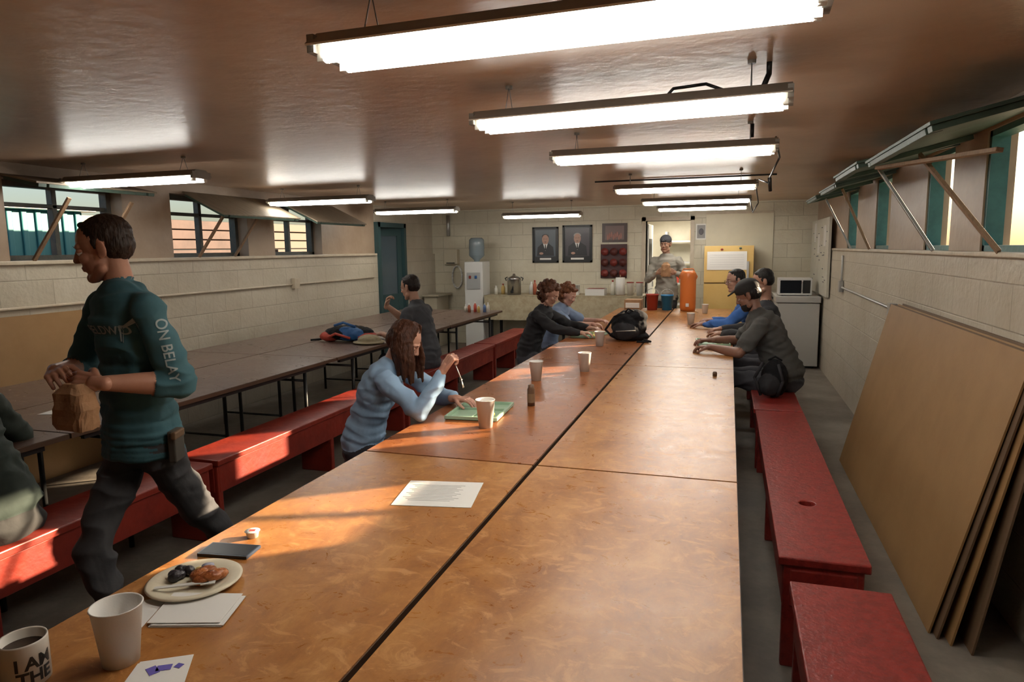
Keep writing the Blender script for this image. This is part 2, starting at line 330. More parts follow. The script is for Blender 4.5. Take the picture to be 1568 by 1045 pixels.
def bench(x0,x1,y0,y1,z=.45,hole=None,mat=None):
    b=MB(); b.bx(x0,x1,y0,y1,z-.035,z,0)
    if hole:
        tmp=b.obj("t",[mat or M_red]); cb=MB(); cb.lathe([(0.0001,-.1),(1,-.1),(1,.1),(.0001,.1)],(0,0,0),0,28); 
        cu=cb.obj("c",[M_hardd]); cu.location=((x0+x1)/2,hole,z); cu.scale=(.034,.034,1)
        bpy.context.view_layer.update()
        md=tmp.modifiers.new("b","BOOLEAN"); md.object=cu; md.operation='DIFFERENCE'; md.solver='EXACT'
        dg=bpy.context.evaluated_depsgraph_get(); me=bpy.data.meshes.new_from_object(tmp.evaluated_get(dg))
        c=tmp.location.copy(); b=MB(); b.add([v.co+c for v in me.vertices],[tuple(p.vertices) for p in me.polygons],0)
        bpy.data.objects.remove(tmp); bpy.data.objects.remove(cu)
    for x in(x0+.03,x1-.03): b.bx(x-.012,x+.012,y0+.02,y1-.02,z-.2,z-.035,0)
    for y in(y0+.03,(y0+y1)/2,y1-.03): b.bx(x0+.02,x1-.02,y-.02,y+.02,0,z-.035,0)
    for y in(y0+.016,y1-.016): b.bx(x0+.042,x1-.042,y-.01,y+.01,z-.2,z-.05,0)
    return b.obj("wooden_bench",[mat or M_red],.006)
bench(.21,.53,2.64,5.08,.45,3.25,M_redw); bench(.235,.56,.1,2.47,.44,None,M_redw); bench(.2,.53,5.12,7.55,.45,None,M_redw); bench(.2,.53,7.6,9.3,.45,None,M_redw)
for y0,y1 in((2.62,5.0),(5.05,7.45),(7.5,9.8)): bench(-2.0,-1.68,y0,y1)
for y0,y1 in((.6,3.02),(3.06,5.45),(5.5,7.9),(7.95,9.6)): bench(-3.03,-2.73,y0,y1,.45)
def sheet(xb,xt,y0,y1,mat,h=1.22,t=.008):
    b=MB(); a=V((xb,(y0+y1)/2,0)); dz=math.sqrt(max(h*h-(xt-xb)**2,.01)); c=V((xt,(y0+y1)/2,dz)); d=(c-a).normalized(); R=frame((0,1,0),d)
    b.box((a+c)/2+V((0,0,.001)),(y1-y0,h,t),0,R); return b.obj("hardboard_sheet",[mat])
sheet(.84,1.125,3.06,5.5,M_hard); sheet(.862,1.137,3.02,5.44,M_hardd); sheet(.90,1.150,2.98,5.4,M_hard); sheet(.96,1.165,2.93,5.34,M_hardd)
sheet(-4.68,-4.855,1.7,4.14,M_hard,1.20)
# ================================================================ FIGURES
def remesh(parts,vox,smooth=4,amp=0,fr=18,seed=0,clothmats=(),ridge=False):
    b=MB()
    for p in parts:
        if p[0]=='c':
            _,p0,p1,r0,r1,m=p; p0=V(p0);p1=V(p1)
            if (p1-p0).length>1e-4: b.cone(p0,p1,r0,r1,0,18)
            b.ell(p0,(r0,)*3,0,n=18); b.ell(p1,(r1,)*3,0,n=18)
        else:
            b.ell(p[1],p[3],0,R=p[2],n=26)
    me=bpy.data.meshes.new("tmp"); me.from_pydata(b.v,[],b.f); o=bpy.data.objects.new("tmp",me); COL.objects.link(o)
    bm=bmesh.new(); bm.from_mesh(me); bmesh.ops.remove_doubles(bm,verts=bm.verts,dist=1e-6); bmesh.ops.recalc_face_normals(bm,faces=bm.faces); bm.to_mesh(me); bm.free()
    r=o.modifiers.new("r","REMESH"); r.mode='VOXEL'; r.voxel_size=vox; r.adaptivity=0
    s=o.modifiers.new("s","SMOOTH"); s.factor=.5; s.iterations=smooth
    bpy.context.view_layer.update()
    dg=bpy.context.evaluated_depsgraph_get(); em=bpy.data.meshes.new_from_object(o.evaluated_get(dg))
    nv=len(em.vertices); co_=np.empty(nv*3,dtype=np.float32); em.vertices.foreach_get("co",co_); co_=co_.reshape(-1,3).astype(float)
    nn=np.empty(nv*3,dtype=np.float32); em.vertices.foreach_get("normal",nn); nn=nn.reshape(-1,3)
    faces=[tuple(p.vertices) for p in em.polygons]
    def dist(P):
        best=np.full(len(P),1e9); lab=np.zeros(len(P),int)
        for p in parts:
            if p[0]=='c':
                a=np.array(p[1]);c=np.array(p[2]); d=c-a; L2=max(d@d,1e-9); t=np.clip(((P-a)@d)/L2,0,1)
                dd=np.linalg.norm(P-(a+t[:,None]*d),axis=1)-(p[3]+(p[4]-p[3])*t)
            else:
                q=(P-np.array(p[1]))@np.array(p[2]); q=q/np.array(p[3]); l=np.linalg.norm(q,axis=1); dd=(l-1)*min(p[3])
            w=dd<best; best[w]=dd[w]; lab[w]=p[-1]
        return lab
    cen=np.array([co_[list(q)].mean(0) for q in faces]) if len(faces) else np.zeros((0,3))
    lab=dist(cen)
    if amp:
        vl=dist(co_)
        for i in range(nv):
            if vl[i] in clothmats:
                p=V(co_[i]); q=V((p.x*fr,p.y*fr,p.z*fr*.8+seed)); h=noise.noise(q)+.4*noise.noise(q*2.3)
                if ridge: q2=V((p.x*fr*.6,p.y*fr*.6,p.z*fr*1.5+seed))+V((1,1,1))*.6*noise.noise(q*.7); h=.6*h+1.1*(1-2*abs(noise.noise(q2)))-.7
                co_[i]+=nn[i]*amp*h
    bpy.data.objects.remove(o); bpy.data.meshes.remove(me); bpy.data.meshes.remove(em)
    return co_,faces,lab
def ik(a,c,l1,l2,pole):
    a=V(a);c=V(c); d=c-a; L=d.length
    if L>(l1+l2)*.995: c=a+d*((l1+l2)*.995/L); d=c-a; L=d.length
    n=d/L; x=(l1*l1-l2*l2+L*L)/(2*L); h=math.sqrt(max(l1*l1-x*x,0)); p=V(pole); p=(p-n*p.dot(n)).normalized()
    return a+n*x+p*h, c
def handparts(w,fd,pn,curl,side,m,k=1,tc=.5):
    w=V(w); fd=V(fd).normalized(); pn=V(pn); pn=(pn-fd*pn.dot(fd)).normalized(); ac=fd.cross(pn)*side; P=[]
    Ls=(.070,.078,.072,.056); off=(.030,.0100,-.0105,-.030)
    if not hasattr(curl,'__len__'): curl=(curl*.85,curl,curl*1.08,curl*1.15)
    P.append(('c',w-fd*.02,w+fd*.02,.025*k,.024*k,m))
    for i in range(4):
        base=w+ac*off[i]*.55*k+fd*.01; kn=w+fd*(.088-.004*abs(i-1.2))*k+ac*off[i]*k
        P.append(('c',base,kn,.015*k,.0112*k,m)); d=(fd+ac*off[i]*3.0).normalized(); p=kn; r=.0090*k
        for j,fr in enumerate((.45,.31,.24)):
            ang=curl[i]*(.8,1.0,.75)[j]; Rm=Matrix.Rotation(ang,3,fd.cross(pn)); d=Rm@d
            q=p+d*Ls[i]*fr*k; P.append(('c',p,q,r,r*.92,m)); p=q; r*=.92
    t0=w+fd*.02*k+ac*.02*k; d=(fd*.65+ac*.75+pn*.3).normalized(); t1=t0+d*.042*k; d=(fd*.9+ac*.3+pn*tc).normalized(); t2=t1+d*.032*k; d=(fd*.9-ac*.1+pn*tc*1.3).normalized(); t3=t2+d*.024*k
    P+= [('c',t0,t1,.015*k,.0115*k,m),('c',t1,t2,.0108*k,.010*k,m),('c',t2,t3,.0098*k,.0082*k,m)]
    return P
SKIN,SHIRT,PANT,SHOE,HAIR,LIP,EYE,IRIS,X1,X2=range(10)
hairmats={}
def hairmat(c):
    if c not in hairmats: hairmats[c]=pm("hair",c,.5,col2=tuple(min(1,x*1.8) for x in c),scale=60,stretch=(1,1,.15),bump=.6,bscale=120,lo=.42,hi=.65,spec=.25)
    return hairmats[c]
def skinmat(c): return pm("skin",c,.48,col2=(c[0]*.9,c[1]*.83,c[2]*.82),scale=9,bump=.05,bscale=120)
def person(name,H,pelvis,fwd,lean,headc,headf,headroll=0,arms=None,feet=None,shirtc=(.1,.1,.1),pantc=(.05,.05,.06),skinc=(.55,.33,.23),hairc=(.05,.03,.02),hair='short',
           sleeve='long',wide=1.0,vox=.011,seated=True,curlback=.35,glasses=False,cap=None,beard=False,decals=None,seed=0,shoec=(.03,.03,.03)):
    s=H/1.75; P=V(pelvis); fw=V(fwd).normalized(); up=V((0,0,1)); rt=fw.cross(up)
    L=.50*s
    n=9; p=P.copy(); lst=[]
    for i in range(n+1):
        t=i/n; a=math.radians(lean)*(1+curlback*(t-.5)*2)
        d=up*math.cos(a)+fw*math.sin(a); lst.append((t,p.copy(),d)); p=p+d*L/n
    neck=lst[-1][1]; nd=lst[-1][2]
    prof=[(0,.168,.125),(.12,.165,.122),(.3,.152,.113),(.45,.15,.11),(.6,.160,.116),(.75,.172,.120),(.88,.165,.108),(1.0,.100,.080)]
    def pr(t,k): return np.interp(t,[q[0] for q in prof],[q[k] for q in prof])
    B=[]
    for t,q,d in lst:
        R=Matrix((rt,d.cross(rt)*-1,d)).transposed(); w=wide*s
        B.append(('e',q,R,(pr(t,1)*w,pr(t,2)*w,(.085 if t<.95 else .06)*s),SHIRT))
    Rp=Matrix((rt,fw,up)).transposed()
    if not seated:
        for dz_ in(.02,.045,.07,.09,.105): B.append(('e',P-up*dz_*s,Rp,(.176*s*wide,.134*s*wide,.028*s),SHIRT))
    B.append(('e',P-up*.06*s,Rp,(.158*s*wide,.118*s*wide,.11*s),PANT))
    hd=V(headf).normalized(); hl=up.cross(hd).normalized(); hu=hd.cross(hl)
    if headroll: Rr=Matrix.Rotation(math.radians(headroll),3,hd); hl=Rr@hl; hu=Rr@hu
    HR=Matrix((hd,hl,hu)).transposed(); HC=V(headc)
    shw=.172*s*wide
    side={'L':-1,'R':1}; res={}
    sh0=neck-nd*.055*s
    for k_,sg in side.items():
        A=arms[k_]; so=sh0+rt*sg*shw+fw*(A.get('shf',0))+up*A.get('shu',0)
        wr=V(A['w'])
        if 'e' in A: el=V(A['e'])
        else: el,wr=ik(so,wr,.285*s,.25*s,A.get('pole',(-fw*.5+rt*sg*.4-up)))
        lo=.012
        B.append(('c',sh0+rt*sg*.05+nd*.012,so,.055*s,.056*s,SHIRT))
        B.append(('c',so,so+(el-so)*.5,.056*s+lo*.3,.048*s+lo,SHIRT))
        if sleeve=='long':
            B.append(('c',so+(el-so)*.5,el,.048*s+lo,.042*s+lo,SHIRT)); B.append(('c',el,el+(wr-el)*.9,.042*s+lo,.032*s+lo*.6,SHIRT))
            B.append(('c',el+(wr-el)*.85,wr,.027*s,.024*s,SKIN))
        elif sleeve=='pushed':
            B.append(('c',so+(el-so)*.5,el,.048*s+lo,.044*s+lo,SHIRT)); B.append(('c',el,el+(wr-el)*.22,.044*s+lo,.044*s+lo*.6,SHIRT))
            B.append(('c',el+(wr-el)*.15,el+(wr-el)*.45,.043*s,.040*s,SKIN)); B.append(('c',el+(wr-el)*.45,wr,.040*s,.025*s,SKIN))
        else:
            B.append(('c',so+(el-so)*.5,so+(el-so)*.72,.05*s+lo*1.2,.05*s+lo*1.3,SHIRT))
            B.append(('c',so+(el-so)*.5,el,.043*s,.039*s,SKIN)); B.append(('c',el,el+(wr-el)*.35,.040*s,.040*s,SKIN)); B.append(('c',el+(wr-el)*.35,wr,.040*s,.025*s,SKIN))
        res[k_]=(wr,el,so)
    for k_,sg in side.items():
        hip=P-up*.07*s+rt*sg*.088*s
        F=(feet or {}).get(k_)
        if F is None: an=P+fw*.44*s+rt*sg*.11*s; an.z=.085; fdir=fw; pole=up+fw*.4
        else: an=V(F['a']); fdir=V(F.get('d',fw)); pole=V(F.get('pole',fw))
        kn,an=ik(hip,an,.43*s,.42*s,pole)
        B.append(('c',hip,kn,.086*s*wide,.062*s,PANT)); B.append(('c',kn,kn+(an-kn)*.4,.062*s,.058*s,PANT)); B.append(('c',kn+(an-kn)*.4,an-(an-kn).normalized()*.03,.058*s,.046*s,PANT))
        fdir=fdir.normalized(); toe=an+fdir*.15*s-up*.045*s; heel=an-fdir*.045*s-up*.045*s
        if F and 'toe' in F: toe=V(F['toe'])
        B.append(('c',heel,toe,.036,.032,SHOE)); B.append(('c',an,an+fdir*.05-up*.03,.038,.038,SHOE))
    nb=HC+HR@V((-.020,0,-.045))*s
    B.append(('c',nb,neck-nd*.02,.045*s,.052*s,SKIN)); B.append(('c',neck-nd*.05,neck-nd*.036,.068*s*wide,.066*s*wide,SHIRT))
    co1,f1,m1=remesh(B,vox,5 if vox<.007 else 4,.012*s,9,seed,(SHIRT,PANT),True)
    h=1.0*s; 
    def E(c,r,m,R=None): return ('e',HC+HR@V(c)*h,HR if R is None else HR@R,tuple(x*h for x in r),m)
    def C(a,c,r0,r1,m): return ('c',HC+HR@V(a)*h,HC+HR@V(c)*h,r0*h,r1*h,m)
    D=[E((-.012,0,.032),(.094,.074,.086),SKIN),E((.028,0,-.035),(.058,.056,.078),SKIN),E((.015,0,-.06),(.055,.052,.05),SKIN),
       C((.068,0,-.092),(.070,0,-.094),.020,.018,SKIN),C((.02,.048,-.07),(.06,.015,-.095),.02,.018,SKIN),C((.02,-.048,-.07),(.06,-.015,-.095),.02,.018,SKIN),
       C((.078,.0,.022),(.100,0,-.020),.008,.011,SKIN),C((.094,.012,-.024),(.094,-.012,-.024),.0075,.0075,SKIN),
       C((.070,.035,.026),(.078,.012,.026),.010,.011,SKIN),C((.070,-.035,.026),(.078,-.012,.026),.010,.011,SKIN),
       E((.058,.034,-.02),(.024,.020,.022),SKIN),E((.058,-.034,-.02),(.024,.020,.022),SKIN),
       C((.083,.016,-.0515),(.087,0,-.050),.0055,.006,LIP),C((.083,-.016,-.0515),(.087,0,-.050),.0055,.006,LIP),C((.082,.013,-.0595),(.082,-.013,-.0595),.0065,.0065,LIP)]
    for sg in(-1,1):
        D+= [E((-.008,sg*.077,-.004),(.018,.008,.030),SKIN,rot('Z',-sg*18)),E((.0,sg*.074,-.026),(.010,.008,.012),SKIN)]
    D.append(('c',nb,nb+(neck-nb).normalized()*.045,.045*s,.045*s,SKIN))
    if beard: D+= [E((.035,0,-.075),(.058,.058,.045),HAIR),C((.078,.02,-.038),(.078,-.02,-.038),.010,.010,HAIR)]
    co2,f2,m2=remesh(D,max(.0036,vox*.5),2,.002,60,seed,(HAIR,))
    groups=[(co1,f1,m1),(co2,f2,m2)]
    Hh=[]
    if hair=='short': Hh+= [E((-.022,0,.046),(.090,.0775,.078),HAIR),E((-.042,0,.010),(.066,.0755,.070),HAIR),C((.036,.03,.094),(.036,-.03,.094),.014,.014,HAIR),C((.01,.068,.03),(.012,.071,.005),.010,.006,HAIR),C((.01,-.068,.03),(.012,-.071,.005),.010,.006,HAIR)]
    if hair in('curly','medium'):
        Hh+= [E((-.024,0,.046),(.096,.080,.084),HAIR),E((-.045,0,.01),(.070,.078,.075),HAIR),C((.055,.03,.095),(.055,-.03,.095),.020,.020,HAIR)]
    if hair=='curly':
        rnd=random.Random(seed)
        for i in range(110):
            u=rnd.uniform(-1,1); a=rnd.uniform(0,2*math.pi); q=V((math.sqrt(1-u*u)*math.cos(a),math.sqrt(1-u*u)*math.sin(a),u))
            if q.x>.35 and q.z<.75: continue
            c=V((-.030+.108*q.x,.104*q.y,.015+.118*q.z)); Hh.append(E(c,(.022,.022,.022),HAIR))
    if hair=='long':
        Hh+= [E((-.022,0,.046),(.092,.079,.080),HAIR),E((-.050,0,.0),(.066,.077,.080),HAIR)]
        dn=HR.transposed()@V((0,0,-1))
        for i in range(48):
            a=math.radians(-130+260*i/47); j1=math.sin(i*2.3); j2=math.sin(i*5.1)
            t_=V((.01-.03*math.cos(a),.03*math.sin(a),.122)); q=V((-.012-.088*math.cos(a),.082*math.sin(a),.045))
            m1_=q+dn*.11+V((-.016*math.cos(a)+.006,.022*math.sin(a)+.004*j1,0)); e=q+dn*(.235+.02*j1)+V((.010+.006*j2,.004*math.sin(a)+.008*j2,0))
            Hh+= [C(t_,q,.009,.014,HAIR),C(q,m1_,.0145,.0145,HAIR),C(m1_,e,.014,.006,HAIR)]
    if Hh:
        groups.append(remesh(Hh,max(.0042,vox*.55),1 if hair=='long' else 2,.003,60,seed,(HAIR,)))
    if cap:
        groups.append(remesh([E((-.015,0,.055),(.100,.082,.080),X1),C((.07,.03,.075),(.135,.02,.062),.008,.006,X1),C((.07,-.03,.075),(.135,-.02,.062),.008,.006,X1),C((.07,0,.078),(.14,0,.064),.009,.006,X1)],.006,2))
    for k_,sg in side.items():
        A=arms[k_]; wr,el,so=res[k_]; fd=V(A.get('fd',(wr-el))); pn=V(A.get('pn',(0,0,-1)))
        th=V(A['th']) if 'th' in A else None
        acr=fd.normalized().cross((pn-fd.normalized()*pn.dot(fd.normalized())).normalized())
        sd=1 if (k_=='L') else -1
        if th is not None: sd=1 if acr.dot(th)>0 else -1
        hp_=handparts(wr,fd,pn,A.get('curl',.5),sd,SKIN,s*.98,A.get('tc',.5))
        groups.append(remesh(hp_,.0032 if vox<.011 else .005,1))
    mb=MB()
    for c_,f_,m_ in groups:
        o=len(mb.v); mb.v+= [tuple(x) for x in c_]; mb.f+=[tuple(i+o for i in q) for q in f_]; mb.m+= [int(x) for x in m_]; mb.s+=[True]*len(f_)
    bvh=BVHTree.FromPolygons([V(x) for x in mb.v],mb.f)
    for sg in(-1,1):
        c=HC+HR@V((.071,sg*.031,.004))*h; mb.ell(c,(.0125*h,)*3,EYE,n=14); mb.ell(c+HR@V((.0085,0,-.001))*h,(.0055*h,)*3,IRIS,n=10)
        mb.add([HC+HR@V(q)*h for q in((.079,sg*.048,.022),(.087,sg*.030,.029),(.0895,sg*.014,.024),(.0895,sg*.014,.028),(.087,sg*.030,.034),(.079,sg*.048,.025))],[(0,1,2,3,4,5)],HAIR)
        mb.ell(HC+HR@V((.0702,sg*.031,.0085))*h,(.0138*h,.0155*h,.0100*h),SKIN,HR,n=14)
        if glasses:
            ring=[HC+HR@V((.096,sg*.031+.021*math.cos(a),.002+.016*math.sin(a)))*h for a in [2*math.pi*i/14 for i in range(15)]]; mb.tube(ring,.0016,IRIS,6); mb.tube([HC+HR@V((.096,sg*.052,.006))*h,HC+HR@V((.0,sg*.080,.008))*h],.0016,IRIS,6)
    for d in (decals or []):
        txt,size,org,xd,yd=d; cu=bpy.data.curves.new("t",'FONT'); cu.body=txt; cu.size=size; cu.align_x='CENTER'; cu.offset=.0006; to=bpy.data.objects.new("t",cu); COL.objects.link(to); bpy.context.view_layer.update()
        tm=bpy.data.meshes.new_from_object(to.evaluated_get(bpy.context.evaluated_depsgraph_get())); bm=bmesh.new(); bm.from_mesh(tm); bmesh.ops.triangulate(bm,faces=bm.faces); 
        for _ in range(2):
            ee=[e for e in bm.edges if e.calc_length()>size*.18]
            if ee: bmesh.ops.subdivide_edges(bm,edges=ee,cuts=1); bmesh.ops.triangulate(bm,faces=bm.faces)
        xd=V(xd).normalized(); yd=V(yd).normalized(); pd=xd.cross(yd); vs=[]
        for v in bm.verts:
            p=V(org)+xd*v.co.x+yd*v.co.y; hit=bvh.ray_cast(p+pd*.12,-pd,.2)
            loc=hit[0]
            if loc is None: loc=bvh.find_nearest(p)[0]
            vs.append(loc+pd*.003)
        bm.verts.index_update(); mb.add(vs,[tuple(v.index for v in q.verts) for q in bm.faces],X2); bm.free(); bpy.data.objects.remove(to)
    sm=skinmat(skinc)
    mats=[sm,pm("shirt_fabric",shirtc,.85,col2=tuple(x*.9 for x in shirtc),scale=4,bump=.08,bscale=60),pm("trouser_fabric",pantc,.85,col2=tuple(x*.8 for x in pantc),scale=5,bump=.1,bscale=60),pm("shoe_leather",shoec,.6),
          hairmat(hairc),pm("lips",(skinc[0]*.85,skinc[1]*.6,skinc[2]*.6),.4),pm("eye_white",(.7,.68,.65),.2),pm("iris",(.03,.02,.015),.15),pm("cap_fabric",cap or (.1,.1,.1),.8),pm("shirt_print",(.30,.37,.38),.7)]
    MB.obj(mb,name,mats); return res
fw=V((-.34,-.94,0)).normalized()
person("walking_man",1.79,(-2.17,2.04,.965),fw,3,(-2.245,2.01,1.640),(-.80,-.56,-.24),
    arms={'L':dict(w=(-2.075,1.79,1.175),pole=(.5,.6,-.5),fd=(-.95,-.25,.10),pn=(-.1,.75,-.55),curl=.75,th=(0,0,1),tc=.8),
          'R':dict(w=(-2.34,1.84,1.20),pole=(-.6,.6,-.5),fd=(.75,-.55,.05),pn=(.1,.4,-.8),curl=.8,th=(0,-.3,1),tc=.8)},
    feet={'L':dict(a=(-2.10,2.55,.17),d=(-.2,-.8,-.35),pole=(0,-1,.1),toe=(-2.13,2.43,.04)),'R':dict(a=(-2.15,1.86,.10),d=(-.3,-1,0),pole=(-.3,-1,.2))},
    shirtc=(.042,.125,.155),pantc=(.055,.055,.06),skinc=(.46,.235,.155),hairc=(.022,.013,.009),hair='short',vox=.0055,seated=False,seed=3,sleeve='pushed',wide=1.0,
    decals=[("FIELDWORK",.045,(-2.15,1.88,1.33),(.94,-.34,0),(0,0,1)),("ON BELAY",.05,(-1.945,1.95,1.27),(0.16,.05,-1),(.75,.6,.1))])
person("seated_woman",1.64,(-1.94,3.30,.56),(1,.04,0),25,(-1.67,3.33,1.125),(.80,.06,-.52),
    arms={'R':dict(e=(-1.47,3.07,.80),w=(-1.375,3.16,1.01),fd=(.40,.25,.70),pn=(.45,.7,-.45),curl=1.25,th=(-.2,-.2,.8),shf=.07),
          'L':dict(w=(-1.43,3.44,.80),pole=(-.2,1,-.6),fd=(1,-.15,0),pn=(0,0,-1),curl=.4,th=(0,-1,0),shf=.05)},
    shirtc=(.30,.46,.66),pantc=(.03,.03,.04),skinc=(.55,.30,.22),hairc=(.05,.018,.009),hair='long',wide=.96,vox=.006,seed=11)
person("seated_man",1.80,(-2.86,6.20,.57),(-1,.1,0),14,(-3.04,6.22,1.25),(-.95,.1,-.25),
    arms={'R':dict(w=(-3.34,6.28,1.06),pole=(-.3,.6,-1),fd=(.3,-.1,.8),pn=(.9,0,-.1),curl=.9),
          'L':dict(w=(-3.25,6.0,.80),pole=(.2,-.6,-1),fd=(-1,.2,0),pn=(0,0,-1),curl=.5)},
    shirtc=(.06,.065,.075),skinc=(.42,.24,.16),hairc=(.015,.01,.008),sleeve='short',vox=.011,seed=5)
person("seated_diner",1.72,(-1.97,6.75,.55),(1,-.1,0),24,(-1.72,6.71,1.16),(.85,-.15,-.5),
    arms={'R':dict(w=(-1.36,6.47,.80),pole=(-.2,-1,-.6),fd=(1,.1,0),pn=(0,0,-1),curl=.6),'L':dict(w=(-1.36,6.9,.80),pole=(-.2,1,-.6),fd=(1,-.2,0),pn=(0,0,-1),curl=.6)},
    shirtc=(.022,.022,.025),skinc=(.52,.30,.22),hairc=(.075,.030,.016),hair='curly',vox=.011,seed=9)
person("seated_diner",1.66,(-1.97,7.5,.53),(1,-.1,0),26,(-1.70,7.46,1.10),(.85,-.3,-.5),
    arms={'R':dict(w=(-1.40,7.25,.80),pole=(-.2,-1,-.6),fd=(1,.1,0),pn=(0,0,-1),curl=.6),'L':dict(w=(-1.40,7.65,.80),pole=(-.2,1,-.6),fd=(1,-.2,0),pn=(0,0,-1),curl=.6)},
    shirtc=(.22,.30,.45),skinc=(.58,.34,.26),hairc=(.13,.05,.022),hair='curly',sleeve='short',vox=.012,seed=19)
person("seated_man",1.84,(.46,5.95,.57),(-1,.02,0),28,(.16,5.97,1.21),(-.88,.1,-.45),
    arms={'R':dict(w=(-.13,6.2,.80),pole=(.2,1,-.8),fd=(-1,-.1,0),pn=(0,0,-1),curl=.5),'L':dict(w=(-.12,5.75,.80),pole=(.2,-1,-.8),fd=(-1,.2,0),pn=(0,0,-1),curl=.6)},
    shirtc=(.075,.075,.072),skinc=(.24,.12,.08),hairc=(.010,.008,.008),hair='short',cap=(.015,.014,.014),sleeve='short',wide=1.22,vox=.010,seed=23,beard=True)
person("seated_man",1.76,(.42,6.85,.56),(-1,.02,0),10,(.31,6.85,1.28),(-.9,-.1,-.3),
    arms={'R':dict(w=(-.05,7.1,.80),pole=(.2,1,-.8),curl=.5),'L':dict(w=(-.05,6.7,.80),pole=(.2,-1,-.8),curl=.5)},
    shirtc=(.03,.03,.035),skinc=(.35,.19,.13),hairc=(.01,.008,.007),hair='short',vox=.012,seed=29)
person("seated_man",1.78,(.36,7.7,.56),(-1,-.1,0),24,(.07,7.67,1.25),(-.9,-.35,-.15),
    arms={'R':dict(w=(-.16,7.9,.80),pole=(.2,1,-.8),curl=.5),'L':dict(w=(-.24,7.5,.80),pole=(.2,-1,-.8),curl=.5)},
    shirtc=(.04,.13,.40),skinc=(.38,.21,.15),hairc=(.01,.008,.007),hair='short',glasses=True,vox=.012,seed=31)
person("standing_man",1.76,(-.86,10.15,.97),(-.1,-1,0),2,(-.875,10.10,1.655),(-.25,-.95,-.15),
    arms={'R':dict(w=(-.97,9.93,1.25),pole=(-.6,.3,-1),fd=(.6,-.5,.4),pn=(.5,.8,0),curl=.7),'L':dict(w=(-.72,9.95,1.25),pole=(.7,.3,-1),fd=(-.6,-.5,.3),pn=(-.5,.8,0),curl=.7)},
    feet={'L':dict(a=(-.76,10.15,.085)),'R':dict(a=(-.96,10.12,.085))},
    shirtc=(.30,.28,.24),pantc=(.02,.02,.022),skinc=(.36,.20,.13),hairc=(.02,.015,.01),hair='short',cap=(.03,.03,.035),seated=False,vox=.012,seed=37)
person("seated_man",1.86,(-2.87,1.94,.58),(-1,0,0),36,(-3.27,1.94,1.19),(-.85,0,-.5),
    arms={'R':dict(w=(-3.42,2.16,.80),pole=(.2,1,-.8),curl=.5),'L':dict(w=(-3.42,1.76,.80),pole=(.2,-1,-.8),curl=.5)},
    shirtc=(.03,.045,.038),pantc=(.03,.03,.03),skinc=(.42,.25,.17),hairc=(.02,.015,.01),hair='short',vox=.010,seed=41)
# ================================================================ PROPS
Z=.7505
def cup(name,x,y,z=Z,h=.112,r0=.029,r1=.043,mat=M_foam):
    b=MB(); b.lathe([(.0005,0),(r0,0),(r1,h-.004),(r1+.0025,h-.002),(r1+.001,h),(r1-.002,h-.002),(r0-.002,.004),(.0005,.004)],(x,y,z),0,40); return b.obj(name,[mat])
cup("styrofoam_cup",-1.225,1.045,h=.130,r0=.036,r1=.050)
cup("styrofoam_cup",-1.12,3.08,h=.14,r0=.033,r1=.047); cup("styrofoam_cup",-1.20,4.3,h=.13,r0=.032,r1=.046); cup("styrofoam_cup",-.955,4.7,h=.135,r0=.032,r1=.046); cup("styrofoam_cup",-1.08,5.98,h=.13,r0=.032,r1=.045); cup("styrofoam_cup",-.39,7.86,h=.13,r0=.032,r1=.045); cup("styrofoam_cup",-.28,9.2,h=.12,r0=.03,r1=.043)
M_mug=pm("mug_ceramic",(.60,.56,.49),.25)
mx,my=-1.355,.935
b=MB(); b.lathe([(.0005,0),(.040,0),(.044,.004),(.044,.092),(.043,.096),(.040,.094),(.039,.008),(.0005,.006)],(mx,my,Z),0,48); b.lathe([(.0005,.075),(.0395,.075)],(mx,my,Z),2,32)
b.tube([V((mx,my,Z))+V((-.7,.7,0)).normalized()*r+V((0,0,h)) for r,h in((.042,.078),(.062,.080),(.073,.062),(.073,.040),(.062,.022),(.042,.020))],.0055,0,10)
ca=math.atan2(-my,-mx)+.35
for txt,zz in(("I AM",.044),("THE",.014)):
    cu=bpy.data.curves.new("t",'FONT'); cu.body=txt; cu.size=.036; cu.align_x='CENTER'; cu.offset=.0012; to=bpy.data.objects.new("t",cu); COL.objects.link(to); bpy.context.view_layer.update()
    tm=bpy.data.meshes.new_from_object(to.evaluated_get(bpy.context.evaluated_depsgraph_get())); bm=bmesh.new(); bm.from_mesh(tm); bmesh.ops.triangulate(bm,faces=bm.faces)
    for _ in range(3):
        ee=[e for e in bm.edges if e.calc_length()>.004]
        if ee: bmesh.ops.subdivide_edges(bm,edges=ee,cuts=1); bmesh.ops.triangulate(bm,faces=bm.faces)
    bm.verts.index_update()
    b.add([V((mx+.0446*math.cos(ca+v.co.x*1.0/.044),my+.0446*math.sin(ca+v.co.x*1.0/.044),Z+zz+v.co.y)) for v in bm.verts],[tuple(v.index for v in q.verts) for q in bm.faces],1); bm.free(); bpy.data.objects.remove(to)
b.obj("coffee_mug",[M_mug,pm("black_print",(.02,.02,.02),.4),pm("coffee",(.03,.012,.005),.1)])
px,py=-1.325,1.37
b=MB(); b.lathe([(.0005,.004),(.075,.004),(.085,.008),(.112,.017),(.118,.016),(.119,.018),(.112,.021),(.084,.012),(.074,.008),(.0005,.008)],(px,py,Z-.003),0,56)
rnd=random.Random(2)
for i in range(9): b.ell((px-.055+rnd.uniform(-.012,.012),py+.0+rnd.uniform(-.03,.03),Z+.016+rnd.uniform(0,.008)),(.016,.014,.012),1,n=10)
for i in range(7): b.ell((px+.028+rnd.uniform(-.022,.022),py+.008+rnd.uniform(-.025,.025),Z+.018+rnd.uniform(0,.008)),(.028,.022,.014),2,rot('Z',rnd.uniform(0,90)),n=12)
